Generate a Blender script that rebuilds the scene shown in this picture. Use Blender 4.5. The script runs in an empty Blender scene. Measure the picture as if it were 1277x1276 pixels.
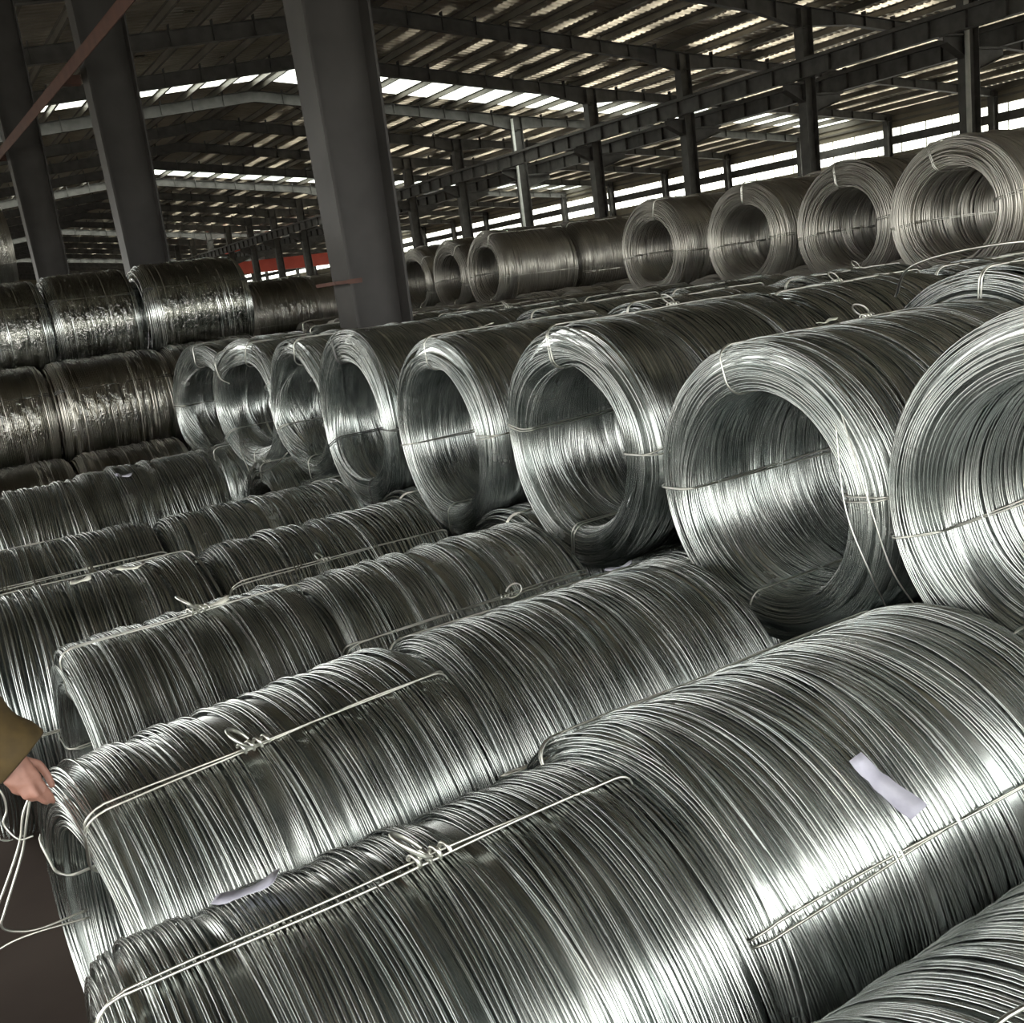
import bpy, math
import numpy as np
from mathutils import Matrix, Vector

# ------------------------------------------------------------------ camera
sc = bpy.context.scene
CAM_Z = 1.9
F_PX = 1280.0
PITCH, ROLL, YAW = math.radians(12.914), math.radians(-7.567), math.radians(29.951)
fw = Vector((math.sin(YAW) * math.cos(PITCH), math.cos(YAW) * math.cos(PITCH), -math.sin(PITCH)))
rt = Vector((math.cos(YAW), -math.sin(YAW), 0))
up = rt.cross(fw)
c_, s_ = math.cos(ROLL), math.sin(ROLL)
rt2 = rt * c_ + up * s_
up2 = up * c_ - rt * s_
cd = bpy.data.cameras.new('camera')
cam = bpy.data.objects.new('camera', cd)
sc.collection.objects.link(cam)
M = Matrix.Identity(4)
for i in range(3):
    M[i][0], M[i][1], M[i][2] = rt2[i], up2[i], -fw[i]
M[2][3] = CAM_Z
cam.matrix_world = M
cd.sensor_fit = 'HORIZONTAL'
cd.sensor_width = 36.0
cd.lens = F_PX / 1277.0 * 36.0
cd.clip_start = 0.02
cd.clip_end = 600
sc.camera = cam

# ------------------------------------------------------------------ sky (overcast) and exposure
world = bpy.data.worlds.new('overcast_sky')
sc.world = world
world.use_nodes = True
bgn = world.node_tree.nodes['Background']
bgn.inputs['Color'].default_value = (1.0, 1.0, 0.96, 1)
bgn.inputs['Strength'].default_value = 5.7
vs = sc.view_settings
vs.view_transform = 'Standard'
vs.look = 'None'
vs.exposure = 0.0
vs.gamma = 1.0
vs.use_curve_mapping = False
sc.cycles.max_bounces = 8
sc.cycles.diffuse_bounces = 4
sc.cycles.glossy_bounces = 5
sc.cycles.transparent_max_bounces = 12
sc.cycles.sample_clamp_indirect = 4.0
sc.cycles.blur_glossy = 2.5

COL = sc.collection
rng = np.random.default_rng(7)

# ------------------------------------------------------------------ materials
def new_mat(name):
    m = bpy.data.materials.new(name)
    m.use_nodes = True
    nt = m.node_tree
    b = nt.nodes['Principled BSDF']
    return m, nt, b

def noise_mat(name, c1, c2, scale=5.0, rough=0.6, metal=0.0, detail=4.0, coords='Object', stretch=(1, 1, 1), bump=0.0, rough2=None, objvar=0.0):
    m, nt, b = new_mat(name)
    tc = nt.nodes.new('ShaderNodeTexCoord')
    mp = nt.nodes.new('ShaderNodeMapping')
    mp.inputs['Scale'].default_value = stretch
    n = nt.nodes.new('ShaderNodeTexNoise')
    n.inputs['Scale'].default_value = scale
    n.inputs['Detail'].default_value = detail
    r = nt.nodes.new('ShaderNodeValToRGB')
    r.color_ramp.elements[0].position = 0.32
    r.color_ramp.elements[1].position = 0.68
    r.color_ramp.elements[0].color = (*c1, 1)
    r.color_ramp.elements[1].color = (*c2, 1)
    nt.links.new(tc.outputs[coords], mp.inputs['Vector'])
    nt.links.new(mp.outputs[0], n.inputs['Vector'])
    nt.links.new(n.outputs['Fac'], r.inputs['Fac'])
    col = r.outputs['Color']
    if objvar > 0:
        oi = nt.nodes.new('ShaderNodeObjectInfo')
        hv = nt.nodes.new('ShaderNodeHueSaturation')
        ma = nt.nodes.new('ShaderNodeMapRange')
        ma.inputs['To Min'].default_value = 1 - objvar
        ma.inputs['To Max'].default_value = 1 + objvar * 0.5
        nt.links.new(oi.outputs['Random'], ma.inputs['Value'])
        nt.links.new(ma.outputs[0], hv.inputs['Value'])
        nt.links.new(col, hv.inputs['Color'])
        col = hv.outputs['Color']
    nt.links.new(col, b.inputs['Base Color'])
    b.inputs['Metallic'].default_value = metal
    b.inputs['Roughness'].default_value = rough
    if rough2 is not None:
        mr = nt.nodes.new('ShaderNodeMapRange')
        mr.inputs['To Min'].default_value = rough
        mr.inputs['To Max'].default_value = rough2
        nt.links.new(n.outputs['Fac'], mr.inputs['Value'])
        nt.links.new(mr.outputs[0], b.inputs['Roughness'])
    if bump > 0:
        bp = nt.nodes.new('ShaderNodeBump')
        bp.inputs['Strength'].default_value = bump
        bp.inputs['Distance'].default_value = 0.01
        nt.links.new(n.outputs['Fac'], bp.inputs['Height'])
        nt.links.new(bp.outputs[0], b.inputs['Normal'])
    return m

M_WIRE = noise_mat('galvanised_wire', (0.50, 0.54, 0.525), (0.68, 0.70, 0.68), 7.0, 0.17, 1.0, objvar=0.14, rough2=0.32)
M_WIREOLD = noise_mat('weathered_wire', (0.44, 0.42, 0.38), (0.60, 0.58, 0.52), 6.0, 0.30, 1.0, objvar=0.14, rough2=0.42)
M_TIE = noise_mat('tie_wire_steel', (0.55, 0.55, 0.50), (0.74, 0.73, 0.67), 9.0, 0.32, 1.0)
M_TIEDARK = noise_mat('tie_wire_dark', (0.10, 0.10, 0.10), (0.2, 0.2, 0.19), 9.0, 0.4, 1.0)
M_PAPER = noise_mat('paper_tag', (0.36, 0.355, 0.43), (0.50, 0.495, 0.57), 20.0, 0.8)
M_PAPERY = noise_mat('yellowed_paper_tag', (0.70, 0.70, 0.60), (0.85, 0.85, 0.76), 20.0, 0.8)
M_STEEL = noise_mat('grey_painted_steel', (0.055, 0.052, 0.048), (0.10, 0.095, 0.088), 3.0, 0.55, 0.0, bump=0.1)
M_COLUMN = noise_mat('grey_column_paint', (0.034, 0.031, 0.029), (0.055, 0.051, 0.048), 2.5, 0.6, 0.0, bump=0.15)
M_RUST = noise_mat('rust_primer', (0.06, 0.022, 0.014), (0.10, 0.04, 0.025), 6.0, 0.6)
M_REDPAINT = noise_mat('red_crane_paint', (0.55, 0.07, 0.04), (0.68, 0.10, 0.06), 1.0, 0.5)
M_PIPE = noise_mat('pale_downpipe', (0.45, 0.46, 0.44), (0.6, 0.6, 0.57), 3.0, 0.5)
M_ROOF = noise_mat('galvanised_roof_sheet', (0.42, 0.39, 0.31), (0.68, 0.64, 0.53), 0.5, 0.22, 0.85, stretch=(1, 1, 1), rough2=0.42)
def glint_streaks(m):
    """glints put into the sheet as thin translucent streaks beside the purlins of the right-hand roof"""
    nt = m.node_tree
    L = nt.links.new
    def math_(op, a, b=None, c=None):
        n = nt.nodes.new('ShaderNodeMath'); n.operation = op
        for i, v in enumerate((a, b, c)):
            if v is None: continue
            if isinstance(v, (int, float)): n.inputs[i].default_value = v
            else: L(v, n.inputs[i])
        return n.outputs[0]
    tc = nt.nodes.new('ShaderNodeTexCoord'); sp = nt.nodes.new('ShaderNodeSeparateXYZ')
    L(tc.outputs['Object'], sp.inputs[0])
    x, y = sp.outputs[0], sp.outputs[1]
    fx = math_('FRACT', math_('DIVIDE', math_('SUBTRACT', x, 15.7), 1.46))
    band = math_('MULTIPLY', math_('GREATER_THAN', fx, 0.58), math_('LESS_THAN', fx, 0.86))
    fy = math_('FRACT', math_('DIVIDE', y, 0.30))
    tooth = math_('MULTIPLY_ADD', math_('LESS_THAN', fy, 0.6), 0.75, 0.25)
    n = nt.nodes.new('ShaderNodeTexNoise'); n.inputs['Scale'].default_value = 1.0; n.inputs['Detail'].default_value = 3.0
    mp = nt.nodes.new('ShaderNodeMapping'); mp.inputs['Scale'].default_value = (0.7, 0.30, 1)
    L(tc.outputs['Object'], mp.inputs[0]); L(mp.outputs[0], n.inputs['Vector'])
    ns = nt.nodes.new('ShaderNodeMapRange'); ns.inputs['From Min'].default_value = 0.42; ns.inputs['From Max'].default_value = 0.60
    L(n.outputs['Fac'], ns.inputs['Value'])
    gx = nt.nodes.new('ShaderNodeMapRange'); gx.inputs['From Min'].default_value = 17.0; gx.inputs['From Max'].default_value = 27.0
    L(x, gx.inputs['Value'])
    fac = math_('MULTIPLY', math_('MULTIPLY', band, tooth), math_('MULTIPLY', ns.outputs[0], gx.outputs[0]))
    fac = math_('MULTIPLY', fac, 0.30)
    tl = nt.nodes.new('ShaderNodeBsdfTranslucent'); tl.inputs['Color'].default_value = (1.0, 0.88, 0.66, 1)
    mx = nt.nodes.new('ShaderNodeMixShader'); out = nt.nodes['Material Output']
    L(fac, mx.inputs[0]); L(nt.nodes['Principled BSDF'].outputs[0], mx.inputs[1]); L(tl.outputs[0], mx.inputs[2]); L(mx.outputs[0], out.inputs['Surface'])
glint_streaks(M_ROOF)  # bright glints under the roof, put into the material as translucent bands
M_PURLIN = noise_mat('galvanised_purlin', (0.10, 0.09, 0.075), (0.17, 0.155, 0.13), 1.2, 0.45, 0.3)
M_WALL = noise_mat('wall_cladding', (0.20, 0.175, 0.13), (0.30, 0.265, 0.20), 0.7, 0.6, 0.2)
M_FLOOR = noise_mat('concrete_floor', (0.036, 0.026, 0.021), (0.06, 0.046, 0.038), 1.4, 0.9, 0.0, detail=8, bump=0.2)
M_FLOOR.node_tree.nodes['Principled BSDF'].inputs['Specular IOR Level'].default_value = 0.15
M_YARD = noise_mat('concrete_yard', (0.34, 0.33, 0.30), (0.46, 0.45, 0.41), 0.3, 0.9, 0.0, detail=6)
M_SLEEVE = noise_mat('olive_jacket_cloth', (0.042, 0.026, 0.005), (0.062, 0.039, 0.008), 30.0, 0.85, bump=0.2)
M_SKIN = noise_mat('skin', (0.22, 0.105, 0.075), (0.31, 0.155, 0.115), 25.0, 0.55)
M_TROUSER = noise_mat('dark_trousers', (0.03, 0.03, 0.035), (0.05, 0.05, 0.06), 30.0, 0.9)
M_HAIR = noise_mat('black_hair', (0.01, 0.01, 0.01), (0.03, 0.025, 0.02), 60.0, 0.5)
M_SHOE = noise_mat('shoe_leather', (0.02, 0.018, 0.016), (0.04, 0.035, 0.03), 20.0, 0.5)

def film_mat():
    m, nt, b = new_mat('clear_stretch_film')
    out = nt.nodes['Material Output']
    tr = nt.nodes.new('ShaderNodeBsdfTransparent')
    tr.inputs['Color'].default_value = (0.86, 0.85, 0.80, 1)
    gl = nt.nodes.new('ShaderNodeBsdfGlossy')
    gl.inputs['Roughness'].default_value = 0.10
    gl.inputs['Color'].default_value = (0.9, 0.9, 0.87, 1)
    fr = nt.nodes.new('ShaderNodeFresnel')
    fr.inputs['IOR'].default_value = 1.55
    mu = nt.nodes.new('ShaderNodeMath')
    mu.operation = 'MULTIPLY_ADD'
    mu.inputs[1].default_value = 1.3
    mu.inputs[2].default_value = 0.12
    mx = nt.nodes.new('ShaderNodeMixShader')
    n = nt.nodes.new('ShaderNodeTexNoise')
    n.inputs['Scale'].default_value = 26.0
    n.inputs['Detail'].default_value = 3.0
    n.inputs['Distortion'].default_value = 1.2
    tc = nt.nodes.new('ShaderNodeTexCoord')
    bp = nt.nodes.new('ShaderNodeBump')
    bp.inputs['Strength'].default_value = 0.7
    bp.inputs['Distance'].default_value = 0.012
    nt.links.new(tc.outputs['Object'], n.inputs['Vector'])
    nt.links.new(n.outputs['Fac'], bp.inputs['Height'])
    nt.links.new(bp.outputs[0], gl.inputs['Normal'])
    nt.links.new(fr.outputs[0], mu.inputs[0])
    nt.links.new(mu.outputs[0], mx.inputs[0])
    nt.links.new(tr.outputs[0], mx.inputs[1])
    nt.links.new(gl.outputs[0], mx.inputs[2])
    nt.links.new(mx.outputs[0], out.inputs['Surface'])
    return m
M_FILM = film_mat()

def sheet_mat(name, tint, trans):
    m, nt, b = new_mat(name)
    out = nt.nodes['Material Output']
    tr = nt.nodes.new('ShaderNodeBsdfTransparent')
    tr.inputs['Color'].default_value = (*tint, 1)
    tl = nt.nodes.new('ShaderNodeBsdfTranslucent')
    tl.inputs['Color'].default_value = (*tint, 1)
    mx = nt.nodes.new('ShaderNodeMixShader')
    mx.inputs[0].default_value = trans
    nt.links.new(tl.outputs[0], mx.inputs[1])
    nt.links.new(tr.outputs[0], mx.inputs[2])
    nt.links.new(mx.outputs[0], out.inputs['Surface'])
    return m
M_SKYLIGHT = sheet_mat('translucent_roof_panel', (0.88, 0.92, 0.86), 0.55)
M_PANE = sheet_mat('pale_window_pane', (0.95, 0.96, 0.92), 0.75)

# ------------------------------------------------------------------ mesh helpers
def mesh_np(name, V, Fq, smooth=False):
    """V (n,3) array, Fq (m,4) or (m,3) int array"""
    V = np.asarray(V, np.float32)
    Fq = np.asarray(Fq, np.int32)
    me = bpy.data.meshes.new(name)
    k = Fq.shape[1]
    me.vertices.add(len(V))
    me.vertices.foreach_set('co', V.ravel())
    me.loops.add(Fq.size)
    me.loops.foreach_set('vertex_index', Fq.ravel())
    me.polygons.add(len(Fq))
    me.polygons.foreach_set('loop_start', np.arange(0, Fq.size, k, dtype=np.int32))
    me.polygons.foreach_set('loop_total', np.full(len(Fq), k, np.int32))
    me.polygons.foreach_set('use_smooth', np.full(len(Fq), bool(smooth)))
    me.update(calc_edges=True)
    me.validate()
    return me

class MB:
    """collects quads into one mesh"""
    def __init__(self):
        self.V, self.F, self.n = [], [], 0
    def add(self, V, F):
        V = np.asarray(V, float)
        self.V.append(V)
        self.F.append(np.asarray(F, int) + self.n)
        self.n += len(V)
    def hexa(self, P):
        self.add(P, [(0, 3, 2, 1), (4, 5, 6, 7), (0, 1, 5, 4), (1, 2, 6, 5), (2, 3, 7, 6), (3, 0, 4, 7)])
    def box(self, x0, x1, y0, y1, z0, z1):
        self.hexa([(x0, y0, z0), (x1, y0, z0), (x1, y1, z0), (x0, y1, z0),
                   (x0, y0, z1), (x1, y0, z1), (x1, y1, z1), (x0, y1, z1)])
    def tube(self, P, r, k=6, closed=False):
        P = np.asarray(P, float)
        V, Fq = tube_arrays(P, r, k, closed)
        self.add(V, Fq)
    def mesh(self, name, smooth=False):
        return mesh_np(name, np.vstack(self.V), np.vstack(self.F), smooth)

def tube_arrays(P, r, k=6, closed=False):
    n = len(P)
    if closed:
        T = np.roll(P, -1, 0) - np.roll(P, 1, 0)
    else:
        T = np.gradient(P, axis=0)
    T /= np.linalg.norm(T, axis=1)[:, None] + 1e-12
    # parallel transport frame
    ref = np.array([0, 0, 1.0]) if abs(T[0][2]) < 0.9 else np.array([1.0, 0, 0])
    N = np.zeros_like(P)
    a = ref - T[0] * (ref @ T[0])
    N[0] = a / np.linalg.norm(a)
    for i in range(1, n):
        a = N[i - 1] - T[i] * (N[i - 1] @ T[i])
        N[i] = a / (np.linalg.norm(a) + 1e-12)
    B = np.cross(T, N)
    rr = np.broadcast_to(np.asarray(r, float), (n,))
    an = np.arange(k) * 2 * math.pi / k
    V = P[:, None, :] + rr[:, None, None] * (N[:, None, :] * np.cos(an)[None, :, None] + B[:, None, :] * np.sin(an)[None, :, None])
    V = V.reshape(-1, 3)
    m = n if closed else n - 1
    i = np.arange(m)[:, None]
    j = np.arange(k)[None, :]
    i2 = (i + 1) % n
    j2 = (j + 1) % k
    Fq = np.stack([i * k + j, i * k + j2, i2 * k + j2, i2 * k + j], -1).reshape(-1, 4)
    if not closed:
        # end caps as quads (k even)
        caps = []
        for base in (0, (n - 1) * k):
            for q in range(1, k // 2):
                caps.append((base + (k - q + 1) % k, base + q - 1 + 0, base + q, base + k - q) if False else (base + q - 1, base + q, base + (k - q) % k, base + (k - q + 1) % k))
        Fq = np.vstack([Fq, np.array(caps, int).reshape(-1, 4)]) if caps else Fq
    return V, Fq

def link(name, me, mat=None, parent=None, loc=None, rot=None):
    o = bpy.data.objects.new(name, me)
    COL.objects.link(o)
    if mat is not None and me is not None and len(me.materials) == 0:
        me.materials.append(mat)
    if parent is not None:
        o.parent = parent
    if loc is not None:
        o.location = loc
    if rot is not None:
        o.rotation_euler = rot
    return o

def thing(name, label, cat, loc=(0, 0, 0), rotz=0.0, group=None):
    o = bpy.data.objects.new(name, None)
    o.empty_display_size = 0.1
    COL.objects.link(o)
    o.location = loc
    o.rotation_euler = (0, 0, rotz)
    o['label'] = label
    o['category'] = cat
    if group:
        o['group'] = group
    return o

def struct(name, me, mat, label, cat):
    o = link(name, me, mat)
    o['kind'] = 'structure'
    o['label'] = label
    o['category'] = cat
    return o

# ------------------------------------------------------------------ the hall
Y0, Y1 = -2.0, 158.0
XL, XM, XRIDGE, XR, XW = -5.0, 2.95, 15.45, 28.1, 47.4
BAY = 6.0
YG = [25.55 + BAY * k for k in range(-4, 23)]      # frame lines

def top_of_rafter(x):
    if x <= XRIDGE:
        return 10.6 - 0.1146 * (XRIDGE - x)
    if x <= XR:
        return 10.6 - 0.1146 * (x - XRIDGE)
    return 9.15 - 0.0907 * (x - XR)

mb = MB(); mb.box(-5.4, XW + 0.3, Y0, Y1, -0.3, 0.0)
struct('floor', mb.mesh('floor'), M_FLOOR, 'dark brownish concrete floor under the coil stacks', 'floor')
mb = MB()
mb.box(-200, -5.4, -200, 300, -0.4, -0.06)
mb.box(XW + 0.3, 220, -200, 300, -0.4, -0.06)
mb.box(-5.4, XW + 0.3, -200, Y0, -0.4, -0.06)
struct('trim_1', mb.mesh('trim_1'), M_YARD, 'pale concrete yard outside the hall', 'ground')

SKY = [(40.2, 42.6), (65.4, 67.4), (95.4, 97.4), (125.4, 127.4)]
def corr(x0, x1, ya, yb, thick=0.0):
    """corrugated sheet, ribs running along x"""
    per = 0.30
    n = max(1, int(round((yb - ya) / per)))
    prof = []
    for i in range(n):
        b = ya + (yb - ya) * i / n
        p = (yb - ya) / n
        prof += [(b, 0.0), (b + p * 0.55, 0.0), (b + p * 0.65, 0.045), (b + p * 0.9, 0.045)]
    prof.append((yb, 0.0))
    P = np.array(prof)
    nx = max(2, int((x1 - x0) / 3))
    xs = np.linspace(x0, x1, nx)
    V = np.array([[(x, y, top_of_rafter(x) + 0.215 + h) for y, h in P] for x in xs]).reshape(-1, 3)
    m = len(P)
    i = np.arange(nx - 1)[:, None]; j = np.arange(m - 1)[None, :]
    F = np.stack([i * m + j, i * m + j + 1, (i + 1) * m + j + 1, (i + 1) * m + j], -1).reshape(-1, 4)
    return V, F

mb = MB()
bounds = [Y0] + [v for s in SKY for v in s] + [Y1]
slopes = [(XL, XRIDGE), (XRIDGE, XR), (XR, XW + 0.6)]
for a in range(0, len(bounds), 2):
    for x0, x1 in slopes:
        mb.add(*corr(x0, x1, bounds[a], bounds[a + 1]))
ceiling = struct('ceiling', mb.mesh('ceiling'), M_ROOF, 'corrugated metal shed roof on dark steel rafters and purlins', 'roof')
for (a, b) in SKY:
    for x0, x1 in slopes:
        if a < 20 and x0 >= XR:
            pass
        mb = MB(); mb.add(*corr(x0, x1, a, b))
        link('skylight_panel', mb.mesh('skylight_panel'), M_SKYLIGHT, ceiling)['label'] = 'bright translucent strip of roof sheet'

def purlin(x, y0, y1):
    z = top_of_rafter(x)
    mb = MB()
    mb.box(x - 0.006, x + 0.006, y0, y1, z, z + 0.205)
    mb.box(x - 0.075, x + 0.0, y0, y1, z + 0.195, z + 0.21)
    mb.box(x + 0.0, x + 0.075, y0, y1, z, z + 0.012)
    return mb.mesh('purlin')
xs = list(np.linspace(XL + 0.2, XRIDGE - 0.25, 16)) + list(np.linspace(XRIDGE + 0.25, XR - 0.6, 9)) + list(np.linspace(XR + 0.6, XW, 14))
for x in xs:
    link('purlin', purlin(float(x), Y0, Y1), M_PURLIN, ceiling)

def rafter(xa, xb, depth, haunch_a, haunch_b, n_stiff):
    """I-section following the roof line from xa to xb at y=0"""
    mb = MB()
    xs = np.unique(np.concatenate([np.linspace(xa, xb, 7), [xa + 2.2, xb - 2.2]]))
    def bot(x):
        d = depth
        if haunch_a and x < xa + 2.2: d += 0.25 * (1 - (x - xa) / 2.2)
        if haunch_b and x > xb - 2.2: d += 0.25 * (1 - (xb - x) / 2.2)
        return top_of_rafter(x) - d
    for p, q in zip(xs[:-1], xs[1:]):
        for (hw, lo, hi) in ((0.005, bot, top_of_rafter), (0.11, lambda x: top_of_rafter(x) - 0.014, top_of_rafter), (0.11, bot, lambda x: bot(x) + 0.016)):
            mb.hexa([(p, -hw, lo(p)), (q, -hw, lo(q)), (q, hw, lo(q)), (p, hw, lo(p)),
                     (p, -hw, hi(p)), (q, -hw, hi(q)), (q, hw, hi(q)), (p, hw, hi(p))])
    for x in np.linspace(xa, xb, n_stiff + 2)[1:-1]:
        mb.box(x - 0.012, x + 0.012, -0.10, 0.10, bot(x), top_of_rafter(x) + 0.16)
    return mb.mesh('rafter')
R1 = rafter(XL, XRIDGE, 0.45, False, False, 15)
R2 = rafter(XRIDGE, XR, 0.45, False, True, 9)
R3 = rafter(XR, XW, 0.36, True, False, 12)
for y in YG:
    for me in (R1, R2, R3):
        link('rafter', me, M_STEEL, ceiling, (0, y, 0))
# slender cross bracing rods under the roof
for (ya, yb) in ((43.55, 49.55), (73.55, 79.55)):
    for (xa, xb) in ((16.5, 22.0), (22.0, 27.6)):
        for s in (0, 1):
            p = (xa, ya if s else yb, top_of_rafter(xa) - 0.2); q = (xb, yb if s else ya, top_of_rafter(xb) - 0.2)
            mb = MB(); mb.tube([p, q], 0.02, 6)
            link('brace_rod', mb.mesh('brace_rod'), M_STEEL, ceiling)

# right wall with two glazed strips
mb = MB()
zt = top_of_rafter(XW) + 0.15
mb.box(XW, XW + 0.08, Y0, Y1, CAM_Z + 4.81, zt)
mb.box(XW, XW + 0.08, Y0, Y1, 3.2, CAM_Z + 3.57)
wall_right = struct('wall_right', mb.mesh('wall_right'), M_WALL, 'brown clad long side wall of the hall', 'wall')
mb = MB(); mb.box(XW - 0.06, XW + 0.08, Y0, Y1, CAM_Z + 4.0, CAM_Z + 4.42)
link('rail', mb.mesh('rail'), M_STEEL, wall_right)
for z in (3.0, 5.1, 5.4):
    mb = MB(); mb.box(XW - 0.1, XW, Y0, Y1, CAM_Z + z, CAM_Z + z + 0.1)
    link('girt', mb.mesh('girt'), M_PURLIN, wall_right)
mb = MB()
mb.box(XW - 0.5, XW - 0.48, -0.15, 0.15, 0, 7.3); mb.box(XW - 0.14, XW - 0.12, -0.15, 0.15, 0, 7.3); mb.box(XW - 0.48, XW - 0.14, -0.01, 0.01, 0, 7.3)
POST = mb.mesh('wall_post')
for y in YG:
    link('wall_post', POST, M_STEEL, wall_right, (0, y, 0))
for n, (za, zb) in enumerate(((4.42, 4.81), (3.57, 4.0))):
    mb = MB()
    for y in np.arange(Y0, Y1, 1.5):
        mb.box(XW + 0.02, XW + 0.06, y - 0.02, y + 0.02, CAM_Z + za, CAM_Z + zb)
    w = struct('window_%d' % (n + 1), mb.mesh('window_frame'), M_PURLIN, ('upper' if n == 0 else 'lower') + ' long bright glazed strip along the far side wall', 'window')
    mb = MB(); mb.box(XW + 0.035, XW + 0.045, 0, BAY - 0.04, CAM_Z + za, CAM_Z + zb)
    PANE = mb.mesh('pane')
    for y in YG[:-1]:
        link('pane', PANE, M_PANE, w, (0, y + 0.02, 0))
# unseen near gable and left side above open bays, added to keep light low
mb = MB(); mb.box(XL, XW, Y0 - 0.1, Y0, 3.6, 11.0)
struct('wall_near_added', mb.mesh('wall_near_added'), M_WALL, 'unseen clad gable behind the camera, added above the open entrance to keep the light low', 'wall')
mb = MB(); mb.box(XL - 0.1, XL, Y0, Y1, 3.7, 8.6)
struct('wall_left_added', mb.mesh('wall_left_added'), M_WALL, 'unseen clad left side, added above its open bays to keep the light low', 'wall')
# far end wall
mb = MB(); mb.box(XL, XW, Y1 - 0.1, Y1, 0, 11.0)
struct('wall_far', mb.mesh('wall_far'), M_WALL, 'dark clad end wall at the far end of the hall', 'wall')

# ------------------------------------------------------------------ columns
def hcol_mesh(wx0, wx1, fy, ztop, zmid=None):
    """H-section, web along x, flanges facing -x / +x ; widens from wx0 at floor to wx1 at the top"""
    mb = MB()
    t = 0.02
    def sect(z0, d0, z1, d1):
        for s in (-1, 1):
            a0, b0 = sorted((s * d0 / 2, s * (d0 / 2 - t))); a1, b1 = sorted((s * d1 / 2, s * (d1 / 2 - t)))
            mb.hexa([(a0, -fy / 2, z0), (b0, -fy / 2, z0), (b0, fy / 2, z0), (a0, fy / 2, z0), (a1, -fy / 2, z1), (b1, -fy / 2, z1), (b1, fy / 2, z1), (a1, fy / 2, z1)])
        mb.hexa([(-d0 / 2 + t, -0.007, z0), (d0 / 2 - t, -0.007, z0), (d0 / 2 - t, 0.007, z0), (-d0 / 2 + t, 0.007, z0),
                 (-d1 / 2 + t, -0.007, z1), (d1 / 2 - t, -0.007, z1), (d1 / 2 - t, 0.007, z1), (-d1 / 2 + t, 0.007, z1)])
    sect(0.03, wx0, ztop, wx1)
    return mb.mesh('column_shaft')

MCOLS = [(3.36, 7.55, 'nearest thick grey steel column rising behind the coils beside the wrapped stack'),
         (3.08, 13.55, 'second dark steel column behind the wrapped coils, pale edge on its left'),
         (2.84, 19.55, 'leftmost dark steel column near the left edge behind the wrapped coils')]
for i, (x, y, lab) in enumerate(MCOLS):
    t = thing('steel_column', lab, 'column', (x, y, 0), 0, 'near row of columns')
    link('column_shaft', hcol_mesh(0.43, 0.68, 0.34, 9.15), M_COLUMN, t)
    mb = MB(); mb.box(-0.35, 0.35, -0.25, 0.25, 0, 0.03); link('base_plate', mb.mesh('base_plate'), M_COLUMN, t)
    if i == 0:
        mb = MB()
        mb.box(-0.37, -0.243, -0.20, 0.20, 1.99, 2.015)
        mb.box(-0.26, -0.15, -0.195, -0.17, 1.985, 2.02)
        link('bracket', mb.mesh('bracket'), M_RUST, t)['label'] = 'small rusty bracket plate'
names = ['first', 'second', 'third', 'fourth', 'fifth', 'sixth', 'seventh', 'eighth', 'ninth', 'tenth', 'eleventh', 'twelfth', 'thirteenth', 'fourteenth', 'fifteenth', 'sixteenth']
SH = hcol_mesh(0.50, 0.50, 0.36, 9.1)
mb = MB()
for s in (-1, 1):
    xa, xb = sorted((s * 0.25, s * (1.1 if s < 0 else 1.6)))
    z0 = 4.9 if s < 0 else 4.55
    mb.box(xa, xb, -0.14, 0.14, CAM_Z + z0 - 0.06, CAM_Z + z0)
    zz = CAM_Z + z0 - 0.06
    xo = s * (1.1 if s < 0 else 1.6)
    P = [(s * 0.25, -0.012, zz - 0.55), (xo, -0.012, zz - 0.16), (xo, 0.012, zz - 0.16), (s * 0.25, 0.012, zz - 0.55), (s * 0.25, -0.012, zz), (xo, -0.012, zz), (xo, 0.012, zz), (s * 0.25, 0.012, zz)]
    mb.hexa(P)
    P2 = [(s * 0.25, -0.14, zz - 0.57), (xo, -0.14, zz - 0.18), (xo, 0.14, zz - 0.18), (s * 0.25, 0.14, zz - 0.57), (s * 0.25, -0.14, zz - 0.55), (xo, -0.14, zz - 0.16), (xo, 0.14, zz - 0.16), (s * 0.25, 0.14, zz - 0.55)]
    mb.hexa(P2)
CORB = mb.mesh('crane_bracket')
mb = MB(); mb.tube([(-0.33, -0.2, 0.2), (-0.33, -0.2, 9.0)], 0.07, 8); PIPE = mb.mesh('downpipe', True)
ys = [y for y in YG if y > 18]
for i, y in enumerate(ys[:16]):
    pipe = i in (0, 4)
    lab = names[i] + ' steel column from the right in the row carrying the crane girders' + (', with pale downpipe' if pipe else '')
    t = thing('steel_column', lab, 'column', (XR, y, 0), 0, 'row of columns carrying the crane girders')
    link('column_shaft', SH, M_STEEL, t)
    link('crane_bracket', CORB, M_STEEL, t)
    if pipe:
        link('downpipe', PIPE, M_PIPE, t)

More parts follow.
